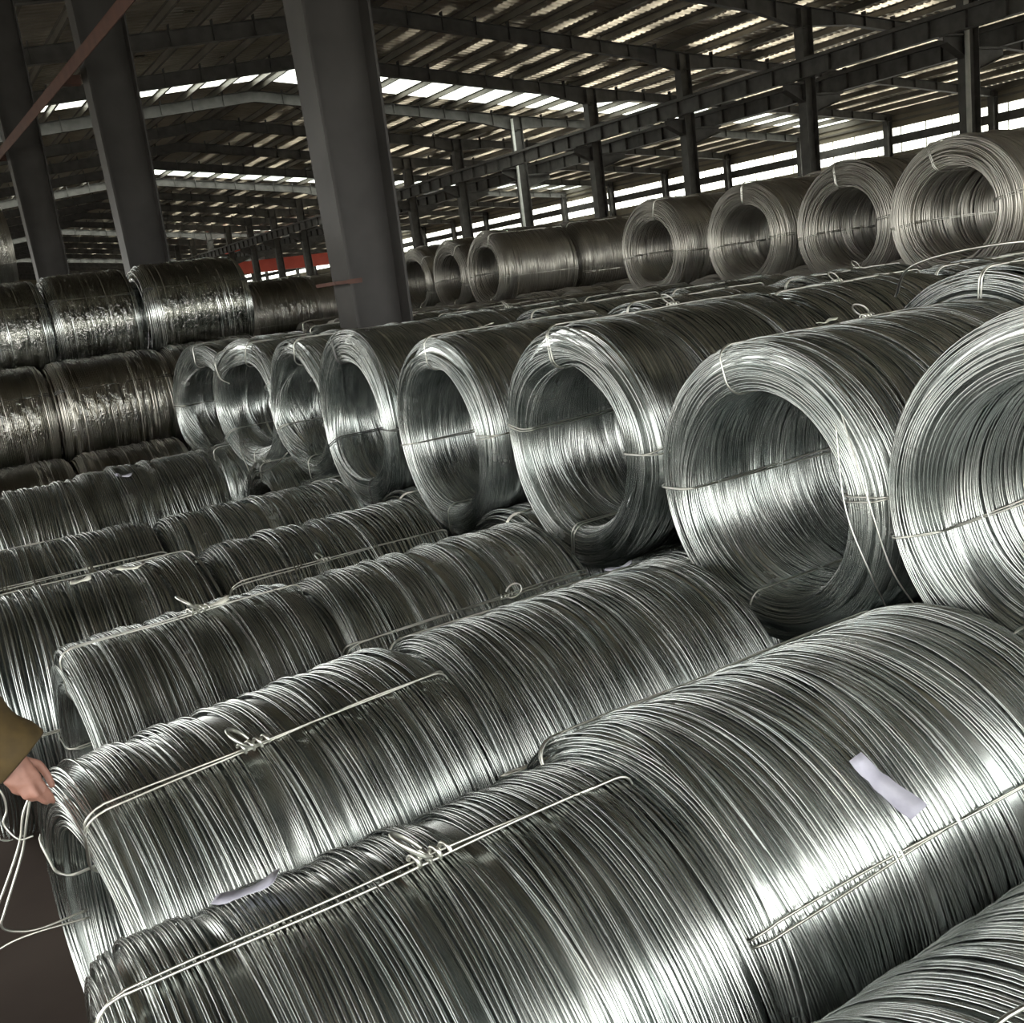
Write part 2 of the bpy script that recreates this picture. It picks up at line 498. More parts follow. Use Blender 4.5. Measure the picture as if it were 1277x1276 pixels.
def girder(name, x, z0, z1, label):
    t = thing(name, label, 'girder', (x, YG[0], z0), 0, 'crane girders')
    L = YG[-1] - YG[0]
    mb = MB()
    mb.box(-0.006, 0.006, 0, L, 0.02, z1 - z0 - 0.02); mb.box(-0.15, 0.15, 0, L, z1 - z0 - 0.02, z1 - z0); mb.box(-0.13, 0.13, 0, L, 0, 0.02)
    link('beam', mb.mesh('beam'), M_STEEL, t)
    mb = MB(); mb.box(-0.035, 0.035, 0, L, z1 - z0, z1 - z0 + 0.11); link('rail', mb.mesh('rail'), M_STEEL, t)
    mb = MB(); mb.box(-0.12, 0.12, -0.008, 0.008, 0.02, z1 - z0 - 0.02); st = mb.mesh('stiffener')
    for k in range(int(L / 1.2)):
        link('stiffener', st, M_STEEL, t, (0, 0.6 + 1.2 * k, 0))
girder('crane_girder', 27.25, CAM_Z + 4.9, CAM_Z + 5.42, 'near crane girder on the left side of the column row')
girder('crane_girder', 29.45, CAM_Z + 4.55, CAM_Z + 5.07, 'farther crane girder on the right side of the column row')

# red bridge crane far away
t = thing('bridge_crane', 'red overhead bridge crane far off between the columns', 'crane', (29.4, 96.5, CAM_Z + 3.2))
mb = MB(); mb.box(0.5, 9.5, -0.5, 0.5, 0, 1.05); mb.box(0.5, 9.6, -0.6, 0.6, 1.05, 1.1); mb.box(0.5, 0.7, -0.3, 0.3, 1.1, 2.6); link('bridge_beam', mb.mesh('bridge_beam'), M_REDPAINT, t)
mb = MB(); mb.box(-0.2, 0.5, -1.8, 1.8, 1.99, 2.6); link('end_carriage', mb.mesh('end_carriage'), M_REDPAINT, t)
mb = MB(); mb.box(3, 4.6, -0.8, 0.8, 1.1, 1.9); mb.tube([(3.8, 0, 0.0), (3.8, 0, -0.9)], 0.03, 6); link('hoist', mb.mesh('hoist'), M_STEEL, t)

# rust-red longitudinal strut along the near column row
t = thing('longitudinal_strut', 'rust brown steel strut crossing the upper left corner before the dark columns', 'strut')
P0, P1 = Vector((2.717, 6.0, CAM_Z + 2.81)), Vector((2.315, 24.0, CAM_Z + 3.07))
d = (P1 - P0)
mb = MB()
for (a, b, c, e) in ((-0.06, 0.06, -0.006, 0.006), (-0.06, -0.048, -0.14, 0.0)):
    mb.hexa([(P0.x + a, P0.y, P0.z + c), (P0.x + b, P0.y, P0.z + c), (P1.x + b, P1.y, P1.z + c), (P1.x + a, P1.y, P1.z + c),
             (P0.x + a, P0.y, P0.z + e), (P0.x + b, P0.y, P0.z + e), (P1.x + b, P1.y, P1.z + e), (P1.x + a, P1.y, P1.z + e)])
link('angle_bar', mb.mesh('angle_bar'), M_RUST, t)
for (y, xc) in ((13.55, 2.72), (19.55, 2.5)):
    f = (y - 6.0) / 18.0
    x = P0.x + (P1.x - P0.x) * f; z = P0.z + (P1.z - P0.z) * f
    mb = MB(); mb.box(x - 0.02, xc + 0.02, y - 0.06, y + 0.06, z - 0.1, z)
    link('cleat', mb.mesh('cleat'), M_RUST, t)

# ------------------------------------------------------------------ wire coils
def smooth_field(r, n, amp, wl, ms, th, terms=6):
    """sum of sines in loop index and angle, shape (n, len(th))"""
    i = np.arange(n)[:, None]
    g = np.zeros((n, len(th)))
    for k in range(terms):
        m = r.choice(ms)
        w = 2 * math.pi / (wl * r.uniform(0.5, 1.8)) * r.choice([-1, 1])
        g += r.normal() * np.sin(m * th[None, :] + w * i + r.uniform(0, 6.28))
    return amp * g / math.sqrt(terms)

def windings(name, seed, R, r, L, wire=0.006, segs=80, sides=4, inner='full', wander=0.012, iid=0.006, radial=0.005, bunch=0.25, corner=0.05, groups=20):
    """wire loops laid side by side round the rounded section of a coil; axis = x, from -L/2 to L/2"""
    g = np.random.default_rng(seed)
    pts = []          # (x, rho, tx, tr, nx, nr)
    c = corner
    def line(x0, r0, x1, r1):
        d = math.hypot(x1 - x0, r1 - r0); n = max(1, int(d / (wire * 0.98)))
        tx, tr = (x1 - x0) / d, (r1 - r0) / d
        for k in range(n):
            f = (k + 0.5) / n
            pts.append((x0 + (x1 - x0) * f, r0 + (r1 - r0) * f, tx, tr, -tr, tx))
    def arc(cx, cr, a0, a1, rad):
        n = max(2, int(abs(a1 - a0) * rad / (wire * 0.98)))
        for k in range(n):
            a = a0 + (a1 - a0) * (k + 0.5) / n
            nx, nr = math.cos(a), math.sin(a)
            s = -1 if a1 < a0 else 1
            pts.append((cx + rad * nx, cr + rad * nr, -nr * s, nx * s, nx, nr))
    h = L / 2
    # outer skin, left to right
    line(-h + c, R, h - c, R); no = len(pts)
    arc(h - c, R - c, math.pi / 2, 0, c)
    line(h, R - c, h, r + c)
    arc(h - c, r + c, 0, -math.pi / 2, c)
    if inner == 'full':
        line(h - c, r, -h + c, r)
    else:
        line(h - c, r, h - c - 0.10, r); line(-h + c + 0.10, r, -h + c, r)
    arc(-h + c, r + c, -math.pi / 2, -math.pi, c)
    line(-h, r + c, -h, R - c)
    arc(-h + c, R - c, math.pi, math.pi / 2, c)
    P = np.array(pts)
    # normal outwards: fix sign for straight runs
    P[:no, 4] = 0; P[:no, 5] = 1
    for q in P:
        if abs(q[0]) > h - 1e-4: q[4], q[5] = math.copysign(1, q[0]), 0
        elif abs(q[1] - r) < 1e-6: q[4], q[5] = 0, -1
    n = len(P)
    # bunching: pull loops towards the middle of their group
    s = np.arange(n, dtype=float)
    edges = [0]
    while edges[-1] < n:
        edges.append(edges[-1] + int(g.integers(max(4, groups // 2), groups * 2)))
    pull = np.zeros(n)
    for a, b in zip(edges[:-1], edges[1:]):
        b = min(b, n); mid = (a + b - 1) / 2
        idx = np.arange(a, b)
        pull[a:b] = -(idx - mid) * bunch * g.uniform(0.2, 1.3) * wire * 0.98
    th = np.arange(segs) * 2 * math.pi / segs
    env = 0.55 + 0.45 * np.sin(th[None, :] * 1 + smooth_field(g, n, 2.5, 60, [0], th, 3))
    tang = pull[:, None] * env + smooth_field(g, n, wander, 50, [1, 1, 2, 3], th, 7)
    ph = g.uniform(0, 6.28, (n, 1)); ph2 = g.uniform(0, 6.28, (n, 1)); ph3 = g.uniform(0, 6.28, (n, 1))
    am = np.abs(g.normal(0, 1, (n, 1)))
    tang += iid * am * (np.sin(th[None, :] + ph) * 0.8 + np.sin(2 * th[None, :] + ph2) * 0.5)
    norm = smooth_field(g, n, radial, 34, [0, 1, 2], th, 7)
    norm += wire * 0.36 * g.normal(0, 1, (n, 1)) + wire * 0.35 * np.sin(2 * th[None, :] + ph3) * g.uniform(0, 1, (n, 1))
    # crown groups stand a little proud of the gaps
    gb = np.zeros(n)
    for a, b in zip(edges[:-1], edges[1:]):
        b = min(b, n); idx = np.arange(a, b)
        gb[a:b] = np.sin((idx - a + 0.5) / max(1, b - a) * math.pi) * wire * 0.9
    norm += gb[:, None]
    X = P[:, 0:1] + P[:, 2:3] * tang + P[:, 4:5] * norm
    RH = P[:, 1:2] + P[:, 3:4] * tang + P[:, 5:6] * norm
    # keep inside the coil envelope
    X = np.clip(X, -h - 0.02, h + 0.02)
    RH = np.clip(RH, r - 0.02, R + 0.018)
    # tube frames: e1 = radial, e2 = axial
    an = np.arange(sides) * 2 * math.pi / sides + math.pi / 4
    wr = wire * 0.5
    rr = RH[:, :, None] + wr * np.cos(an)[None, None, :]
    xx = X[:, :, None] + wr * np.sin(an)[None, None, :]
    yy = -np.sin(th)[None, :, None] * rr
    zz = np.cos(th)[None, :, None] * rr
    V = np.stack([xx, yy, zz], -1).reshape(-1, 3)
    li = np.arange(n)[:, None, None]; si = np.arange(segs)[None, :, None]; ki = np.arange(sides)[None, None, :]
    s2 = (si + 1) % segs; k2 = (ki + 1) % sides
    base = li * segs * sides
    F = np.stack([base + si * sides + ki, base + s2 * sides + ki, base + s2 * sides + k2, base + si * sides + k2], -1).reshape(-1, 4)
    return mesh_np(name, V, F, True)

def core_mesh(R, r, L, wire=0.006, segs=56, ridged=True):
    """the packed wires just below the skin: ridged annular body"""
    h = L / 2 - wire * 1.5
    Ro, Ri = R - wire * 1.5, r + wire * 1.5
    c = 0.045
    prof = []
    def seg(x0, r0, x1, r1, nx, nr):
        d = math.hypot(x1 - x0, r1 - r0); n = max(2, int(d / (wire * 0.5))) if ridged else 3
        for k in range(n):
            f = k / n; a = 0.42 * wire if (k % 2 and ridged) else 0.0
            prof.append((x0 + (x1 - x0) * f - nx * a, r0 + (r1 - r0) * f - nr * a))
    seg(-h + c, Ro, h - c, Ro, 0, 1); seg(h - c, Ro, h, Ro - c, .7, .7); seg(h, Ro - c, h, Ri + c, 1, 0); seg(h, Ri + c, h - c, Ri, .7, -.7)
    seg(h - c, Ri, -h + c, Ri, 0, -1); seg(-h + c, Ri, -h, Ri + c, -.7, -.7); seg(-h, Ri + c, -h, Ro - c, -1, 0); seg(-h, Ro - c, -h + c, Ro, -.7, .7)
    P = np.array(prof)
    # every flank of a ridge has its own vertices: crisp across the wires, smooth along them
    P = np.stack([P, np.roll(P, -1, 0)], 1).reshape(-1, 2); n = len(P)
    th = np.arange(segs) * 2 * math.pi / segs
    V = np.stack([np.broadcast_to(P[:, 0:1], (n, segs)), -np.sin(th)[None] * P[:, 1:2], np.cos(th)[None] * P[:, 1:2]], -1).reshape(-1, 3)
    i = np.arange(0, n, 2)[:, None]; j = np.arange(segs)[None]
    i2 = i + 1; j2 = (j + 1) % segs
    F = np.stack([i * segs + j, i2 * segs + j, i2 * segs + j2, i * segs + j2], -1).reshape(-1, 4)
    return mesh_np('core', V, F, True)

def tie_mesh(R, r, L, seed=0, strands=2, wr=0.0028, gap=0.008):
    """double binding wire round the section, at the top (+z) of the ring"""
    g = np.random.default_rng(seed)
    mb = MB()
    h = L / 2 + 0.012; Ro = R + 0.013; Ri = r - 0.012; c = 0.045
    path = []
    def arc(cx, cr, a0, a1):
        for k in range(6):
            a = a0 + (a1 - a0) * k / 5
            path.append((cx + c * math.cos(a), cr + c * math.sin(a)))
    for k in range(16): path.append((-h + c + (2 * h - 2 * c) * k / 16, Ro))
    arc(h - c, Ro - c, math.pi / 2, 0)
    arc(h - c, Ri + c, 0, -math.pi / 2)
    for k in range(1, 8): path.append((h - c - (2 * h - 2 * c) * k / 8, Ri))
    arc(-h + c, Ri + c, -math.pi / 2, -math.pi)
    arc(-h + c, Ro - c, math.pi, math.pi / 2)
    P = np.array(path); n = len(P)
    t = np.linspace(0, 2 * math.pi, n, endpoint=False)
    for s in range(strands):
        off = (s - (strands - 1) / 2) * gap * (1 + 0.35 * np.sin(3 * t + g.uniform(0, 6))) + 0.006 * np.sin(t * 2 + g.uniform(0, 6))
        V = np.stack([P[:, 0], off, P[:, 1] + 0.002 * np.sin(5 * t + s)], -1)
        mb.tube(V, wr, 5, True)
    return mb.mesh('tie_wire', True)

def knot_mesh(seed=0, size=1.0):
    """twisted ends of a binding wire with a standing eye"""
    mb = MB()
    t = np.linspace(0, 2 * math.pi * 3.5, 44)
    mb.tube(np.stack([(t / 22 - 0.5) * 0.05, 0.008 * np.cos(t), 0.004 + 0.008 * np.sin(t)], -1) * size, 0.0032 * size, 5)
    t = np.linspace(-2.6, 2.6, 30)
    ey = np.stack([0.028 * np.cos(t) * 1.25 - 0.055, 0.017 * np.sin(t) * 1.3, 0.014 + 0.010 * (np.cos(t) + 1) + 0.012], -1)
    ey[:, 0] = -0.0 - 0.022 * (np.cos(t) + 1); ey[:, 2] = 0.006 + 0.021 * (np.cos(t) + 1)
    mb.tube(ey * size, 0.0032 * size, 5)
    return mb.mesh('knot', True)

def tag_mesh(w, l, curl, seed):
    g = np.random.default_rng(seed)
    n = 10
    s = np.linspace(0, 1, n)
    P = []
    for side in (0, 1):
        for k in range(n):
            for e in (-1, 1):
                wv = w * (0.72 if s[k] < 0.28 else 1.0) * (0.70 if abs(s[k] - 0.3) < 0.06 else 1.0)
                P.append((e * wv / 2 + 0.006 * math.sin(s[k] * 3 + seed), -(s[k] - 0.4) * l, 0.004 + curl * (s[k] - 0.35) ** 2 * 4 * l * 0.3 + 0.003 * math.sin(9 * s[k]) * e - side * 0.0012))
    F = []
    m = 2 * n
    for k in range(n - 1):
        a = 2 * k
        F.append((a, a + 1, a + 3, a + 2)); F.append((m + a, m + a + 2, m + a + 3, m + a + 1))
        F.append((a, a + 2, m + a + 2, m + a)); F.append((a + 1, m + a + 1, m + a + 3, a + 3))
    F.append((0, m, m + 1, 1)); F.append((m - 2, m - 1, 2 * m - 1, 2 * m - 2))
    return mesh_np('paper_tag', np.array(P), np.array(F), True)

VAR = {}
def variant(key, seed, R, r, L, **kw):
    ck = dict(kw)
    lo = ck.get('segs', 80) < 60
    w = windings('windings', seed, R, r, L, **kw)
    c = core_mesh(R, r, L, kw.get('wire', 0.006), 36 if lo else 48, True)
    t = [tie_mesh(R, r, L, seed + k, wr=0.0027 if not lo else 0.0036) for k in range(3)]
    VAR[key] = (w, c, t, R, r, L)

# lying coils of the front rows
variant('front_a', 11, 0.455, 0.30, 0.96, wire=0.0052, segs=72, inner='ends', wander=0.010, iid=0.004, radial=0.004, bunch=0.30)
variant('front_b', 12, 0.455, 0.31, 1.02, wire=0.0052, segs=72, inner='ends', wander=0.022, iid=0.006, radial=0.005, bunch=0.22, groups=28)
variant('front_c', 13, 0.455, 0.29, 0.95, wire=0.0052, segs=72, inner='ends', wander=0.010, iid=0.005, radial=0.007, bunch=0.30, groups=17)
variant('front_d', 14, 0.455, 0.31, 0.98, wire=0.0052, segs=72, inner='ends', wander=0.014, iid=0.006, radial=0.005, bunch=0.28)
variant('front_far', 15, 0.455, 0.30, 0.96, wire=0.0092, segs=64, inner='ends', wander=0.012, iid=0.006, radial=0.006, bunch=0.34, groups=9)
# standing coils with the open bore
variant('ring_a', 21, 0.465, 0.335, 1.02, wire=0.0052, segs=72, inner='full', wander=0.016, iid=0.007, radial=0.006, bunch=0.28, corner=0.042)
variant('ring_b', 22, 0.465, 0.325, 1.02, wire=0.0054, segs=72, inner='full', wander=0.018, iid=0.008, radial=0.007, bunch=0.34, corner=0.042, groups=16)
variant('ring_short', 23, 0.465, 0.315, 0.50, wire=0.0062, segs=64, inner='full', wander=0.022, iid=0.012, radial=0.012, bunch=0.3, corner=0.07)
variant('ring_far', 24, 0.455, 0.29, 0.98, wire=0.0092, segs=56, inner='full', wander=0.014, iid=0.008, radial=0.006, bunch=0.25, corner=0.06)
variant('wrapped', 25, 0.44, 0.30, 0.90, wire=0.0125, segs=56, inner='ends', wander=0.006, iid=0.002, radial=0.004, bunch=0.35, corner=0.055, groups=5)
KNOTS = [knot_mesh(0, 1.0), knot_mesh(1, 1.35)]

def film_mesh(R, r, L, seed):
    g = np.random.default_rng(seed)
    segs, n = 96, 60
    h = L / 2 + 0.012
    prof = [(-h + 0.03, r - 0.01), (-h, r + 0.03), (-h - 0.004, (R + r) / 2), (-h, R - 0.07)]
    prof += [(-h + 0.035, R - 0.01)]
    prof += [(x, R + 0.02) for x in np.linspace(-h + 0.09, h - 0.09, n)]
    prof += [(h - 0.035, R - 0.01), (h, R - 0.07), (h + 0.004, (R + r) / 2), (h, r + 0.03), (h - 0.03, r - 0.01)]
    P = np.array(prof); m = len(P)
    th = np.arange(segs) * 2 * math.pi / segs
    W = smooth_field(g, m, 0.004, 14, [2, 3, 5, 8, 11], th, 10) + smooth_field(g, m, 0.003, 5, [1, 2, 13, 17], th, 8)
    RR = P[:, 1:2] + W
    V = np.stack([np.broadcast_to(P[:, 0:1], (m, segs)) + 0.5 * np.roll(W, 7, 1), -np.sin(th)[None] * RR, np.cos(th)[None] * RR], -1).reshape(-1, 3)
    i = np.arange(m - 1)[:, None]; j = np.arange(segs)[None]
    j2 = (j + 1) % segs
    F = np.stack([i * segs + j, i * segs + j2, (i + 1) * segs + j2, (i + 1) * segs + j], -1).reshape(-1, 4)
    return mesh_np('film', V, F, True)
FILM = film_mesh(0.44, 0.30, 0.90, 5)

def coil(key, label, x0, y, z, R=None, L=None, yaw=0.0, tilt=0.0, spin=None, ties=(20, 110, 200, 290), knots=(), tags=(), group=None, old=False, dark=False, name='wire_coil', flip=False, tieparts=True):
    """x0 = left end of the coil, y = axis, z = axis height; angles in degrees from the top towards the camera side"""
    w, c, tm, R0, r0, L0 = VAR[key]
    R = R or R0; L = L or L0
    s = R / R0; sx = L / L0
    t = thing(name, label, 'wire coil', (x0 + L / 2, y, z - R), math.radians(yaw), group)
    if tilt: t.rotation_euler[1] = math.radians(tilt)
    if spin is None: spin = float(rng.uniform(0, 360))
    sc3 = (-sx if flip else sx, s, s)
    wm = M_WIREOLD if old else M_WIRE
    def part(nm, me, ang, mat, parent=t):
        if len(me.materials) == 0: me.materials.append(None)
        o = bpy.data.objects.new(nm, me); COL.objects.link(o); o.parent = parent
        o.location = (0, 0, R); o.rotation_euler = (math.radians(ang), 0, 0); o.scale = sc3
        o.material_slots[0].link = 'OBJECT'; o.material_slots[0].material = mat
        return o
    o = part('windings', w, spin, wm); o['kind'] = 'stuff'
    o = part('core', c, spin, wm)
    if key == 'wrapped':
        o = part('stretch_film', FILM, spin + 40, M_FILM); o['label'] = 'crinkled clear plastic wrap'
    if tieparts:
        for k, a in enumerate(ties):
            tw = part('tie_wire', tm[k % 3], a, M_TIEDARK if dark else M_TIE)
            for (kk, fx, size) in knots:
                if kk == k:
                    q = bpy.data.objects.new('knot', KNOTS[0 if size < 1.2 else 1]); COL.objects.link(q); q.parent = tw
                    if len(q.data.materials) == 0: q.data.materials.append(M_TIE)
                    q.location = (fx * L0 / sx * sx, 0, R0 + 0.014)
                    q.scale = (1.05 / sx, 1.05 / s, 1.05 / s)
    for (fx, ang, wd, ln, yel, turn) in tags:
        me = tag_mesh(wd, ln, 0.25, len(bpy.data.objects))
        q = link('paper_tag', me, M_PAPERY if yel else M_PAPER, t)
        q['label'] = 'small pale paper tag'
        a = math.radians(ang)
        q.location = (fx * L, -math.sin(a) * (R + 0.017), R + math.cos(a) * (R + 0.017))
        q.rotation_euler = Matrix.Rotation(a, 3, 'X').to_4x4().to_euler()
        q.rotation_euler = (Matrix.Rotation(a, 3, 'X') @ Matrix.Rotation(math.radians(turn), 3, 'Z')).to_euler()
    return t

ZA = 0.475
GA = 'coils lying on the floor in the front block'
# --- left column of the floor layer (nearest first)
coil('front_d', 'coil cut off by the bottom right corner, a loose wire arching over its end', 0.86, 0.60, ZA, L=1.0, ties=(8, 100, 190, 280), knots=((0, -0.34, 1.3),), group=GA, spin=30)
coil('front_a', 'big nearest coil at the bottom edge with a tied double wire along its crest', 0.06, 1.53, ZA, L=0.98, ties=(4, 100, 194, 284), knots=((0, 0.06, 1.3),), tags=((-0.24, -13, 0.055, 0.11, False, 62),), group=GA, spin=0)
coil('front_c', 'coil held by the hand at its left end, loose wires hanging from it', 0.13, 2.46, ZA, L=0.93, yaw=7.5, ties=(22, 112, 200, 290), knots=((0, -0.09, 1.3),), group=GA, spin=50)
coil('front_a', 'lying coil behind the one the hand holds, ribbon tag on its crest', 0.27, 3.44, ZA, L=0.80, yaw=3, ties=(4, 94, 184, 274), knots=((0, 0.05, 1.3),), tags=((0.10, 2, 0.045, 0.12, True, 70),), group=GA, spin=140)
coil('front_far', 'lying coil at the left edge level with the sleeve, small tag on top', -0.02, 4.345, ZA, L=0.97, ties=(-16, 84, 164, 254), tags=((0.20, 6, 0.045, 0.11, True, 40), (0.0, 8, 0.04, 0.08, True, 80)), group=GA, spin=200, flip=True)
coil('front_far', 'greenish lying coil at the left edge, fifth row back from the camera', -0.02, 5.30, ZA, L=0.97, ties=(40, 120, 210, 300), group=GA, spin=250)
coil('front_far', 'short lying coil cut by the left edge in front of the wrapped stack', -0.15, 6.62, 0.53, R=0.505, L=0.98, ties=(60, 150, 240, 330), group=GA, spin=10)
coil('front_far', 'lying coil with bright lower side and white tag in front of wrapped stack', 0.84, 6.70, 0.535, R=0.51, L=0.80, ties=(170, 260, 215, 300), tags=((-0.20, 22, 0.035, 0.10, False, 60),), group=GA, spin=300)
# --- right column of the floor layer
coil('front_b', 'broad lying coil at lower right with a violet white tag on its side', 1.05, 1.57, ZA, R=0.475, L=1.10, ties=(56, 146, 236, 326), knots=((0, 0.44, 1.3),), tags=((-0.13, 40, 0.055, 0.15, False, 8),), group=GA, spin=80)
coil('front_d', 'lying coil in the middle foreground with a small white rag on its crest', 1.09, 2.50, ZA, L=0.98, ties=(62, 152, 242, 332), knots=((0, 0.46, 1.0),), tags=((0.28, -12, 0.05, 0.09, False, 50),), group=GA, spin=120)
coil('front_c', 'lying coil under the third standing coil, dark tie wire along its front', 1.10, 3.425, ZA, L=0.97, ties=(48, 138, 228, 318), knots=((0, -0.12, 1.0),), group=GA, spin=170, flip=True)
coil('front_far', 'lying coil with rounded left end below the fourth standing coil', 1.0, 4.345, ZA, L=0.98, ties=(40, 130, 220, 310), knots=((0, -0.1, 1.0),), group=GA, spin=260)
coil('front_far', 'dark greenish lying coil farthest back of the middle rows, under hollow coils', 1.0, 5.265, ZA, L=0.97, ties=(58, 140, 200, 264), group=GA, spin=310)

# --- third floor column, mostly hidden beneath the standing row
GB0 = 'floor coils beneath the standing row'
y3 = [0.87, 1.82, 2.80, 3.85, 4.95, 5.95, 6.87, 8.0, 9.2]
BROW = [(1.34, 1.20, 0.475), (2.29, 1.135, 0.468), (3.29, 1.21, 0.47), (4.40, 1.175, 0.478), (5.46, 1.20, 0.505), (6.43, 1.22, 0.462), (7.44, 1.21, 0.475), (8.62, 1.165, 0.50)]
for i, y in enumerate(y3):
    r3 = min([0.455] + [((yb - y) ** 2 + zb * zb - (rb + 0.01) ** 2) / (2 * (zb + rb + 0.01)) for yb, zb, rb in BROW if abs(yb - y) < 1.0])
    lab = {5: 'half hidden floor coil end showing pale arcs under the hollow coils', 6: 'half hidden floor coil with a tie knot under the thin hollow coil',
           7: 'floor coil with a dark open bore under the farthest hollow coil'}.get(i, 'floor coil almost hidden beneath the row of standing coils')
    coil('ring_b' if i >= 5 else 'ring_far', lab, 2.16 if i < 5 else (2.02 if i < 8 else 2.12), y, r3 + 0.012, R=r3, ties=(10, 100, 190, 280), knots=((0, -0.46, 1.0),) if i == 6 else (), group=GB0)

# --- standing row: second layer, open bores facing the aisle
GB = 'second layer coils with open bores facing left'
B = [('ring_a', 'hollow coil cut off by the right edge, tie wire across its bore', 2.2, 1.34, 1.20, 0.475, 1.05, (28, 118, 255, 200), 0, 15),
     ('ring_a', 'largest whole hollow coil right of centre, stray wires off its lower side', 2.2, 2.29, 1.135, 0.468, 1.12, (-14, 84, 268, 190), 0, 100),
     ('ring_b', 'third hollow coil from the right, crossed by a tie wire at mid height', 2.2, 3.29, 1.21, 0.47, 1.05, (-8, 88, 280, 188), 0, 210),
     ('ring_a', 'fourth hollow coil from the right, white tape on its crest', 2.2, 4.40, 1.175, 0.478, 1.0, (-2, 85, 262, 184), 0, 290),
     ('ring_b', 'fifth hollow coil from the right with a black tie across its bore', 2.2, 5.46, 1.20, 0.505, 1.0, (-14, 92, 250, 168), 0, 40),
     ('ring_short', 'slim hollow coil squeezed between two wider hollow coils', 2.22, 6.43, 1.22, 0.462, 0.62, (14, 104, 250, 178), 5, 0),
     ('ring_short', 'loose sagging hollow coil second from the left with long wire ends', 2.16, 7.44, 1.21, 0.475, 0.58, (20, 66, 238, 180), 13, 160),
     ('ring_short', 'farthest leftmost hollow coil beside the plastic wrapped stack', 2.16, 8.62, 1.165, 0.50, 0.46, (0, 96, 272, 180), 17, 250)]
for i, (k, lab, x0, y, z, R, L, ties, yaw, spin) in enumerate(B):
    coil(k, lab, x0, y, z, R=R, L=L, yaw=yaw, ties=ties, spin=spin, group=GB, tags=((-0.15, -6, 0.04, 0.07, True, 80),) if i in (1, 3) else (), knots=((0, 0.1, 1.0),) if i in (1, 2) else (), dark=(i == 4))

# --- second layer behind the standing row (only the crests show)
GC = 'second layer coils behind the hollow coils'
C1 = {2.38: 'silvery coil crest at the right edge behind the largest hollow coil', 3.40: 'coil crest behind the third hollow coil, wire knot on its top',
      4.45: 'coil crest with pale arcs behind the gap between third and fourth hollow coils', 5.40: 'low coil crest behind the fourth hollow coil', 6.33: 'coil end with looped pale wires behind the fifth hollow coil',
      7.18: 'dark coil crest just right of the thick column foot', 8.2: 'greenish coil crest at the foot of the thick column', 9.2: 'coil crest left of the thick column foot'}
for y, lab in C1.items():
    coil('ring_far', lab, 3.70 if 7 < y < 8.5 else 3.42, y, 1.22 if y < 3 else 1.20, R=0.475 if y < 3 else 0.46, L=0.74 if 7 < y < 8.5 else 0.98, ties=(5, 95, 185, 275), knots=((0, -0.1, 1.0),) if y in (3.40, 6.33) else (), group=GC)
for y, lab in ((3.4, 'coil crest below the second top row coil from the right'), (4.4, 'long coil crest with a wire knot below the hollow top row'), (5.4, 'coil crest below the third top row coil'), (6.4, 'coil crest below the middle of the top row')):
    coil('ring_far', lab, 4.52, y, 1.20, L=0.98, ties=(8, 98, 188, 278), knots=((0, 0.1, 1.0),) if y in (4.4,) else (), group=GC)
for y in (7.4, 8.4, 9.4, 10.4, 11.4, 12.4):
    coil('ring_far', 'brownish coil of the second layer below the far top row', 4.52, y, 1.20, old=True, L=0.98, ties=(8, 98, 188, 278), group=GC)
# coils that carry the top row
for y in (4.0, 5.03, 6.07, 7.18, 8.3, 9.3, 10.3, 11.3, 12.35, 13.4):
    coil('ring_far', 'second layer coil carrying the top row', 6.42, y, 1.19, old=True, L=0.98, tieparts=False, group='second layer coils carrying the top row')

for x0, ys_ in ((3.42, (2.9, 3.92, 4.92, 5.86)), (4.52, (2.9, 3.9, 4.9, 5.9, 6.9, 7.9, 8.9, 9.9, 10.9, 11.9)), (6.42, (3.5, 4.5, 5.55, 6.62, 7.74, 8.8, 9.8, 10.8, 11.82, 12.88)), (7.44, (5.6, 6.7, 10.8))):
    for y in ys_:
        coil('ring_far', 'floor coil buried beneath the second layer', x0, y, 0.457, R=0.445, L=0.96, old=True, tieparts=False, group='floor coils buried beneath the second layer')

# --- top row
GD = 'top row of weathered coils with open bores'
D = [(4.58, 'rightmost big weathered coil of the top row with dark open bore', 0.50, 6.35), (5.52, 'second top row coil from the right, pale tape on its rim', 0.47, 6.38), (6.60, 'third top row coil from the right, drooping small bore', 0.455, 6.40),
     (7.78, 'fourth top row coil from the right with a round dark bore', 0.46, 6.36), (10.8, 'top row coil with long glossy side in two sections', 0.46, 6.30), (11.82, 'second farthest top row coil beside the thick column', 0.455, 6.36), (12.88, 'farthest top row coil touching the thick column edge', 0.455, 6.4)]
for i, (y, lab, R, x0) in enumerate(D):
    coil('ring_far', lab, x0, y, 1.955 + (R - 0.455) - (0.09, 0.05, 0.03, 0.02, 0, 0, 0)[i], R=R, L=1.02, old=True, ties=(-18 + 11 * i, 80 + 5 * i, 170, 265), group=GD)
for y, lab in ((5.6, 'weathered coil crest behind the second top row coil'), (6.75, 'weathered coil crest rising behind the third top row coil'), (10.8, 'weathered coil continuing the long glossy side of the top row')):
    coil('ring_far', lab, 7.44, y, 1.97, R=0.46, L=0.95, old=True, group=GD)
    for dy in (-0.5, 0.5):
        coil('ring_far', 'second layer coil carrying the back of the top row', 7.44, y + dy, 1.19, old=True, L=0.95, tieparts=False, group='second layer coils carrying the back of the top row')

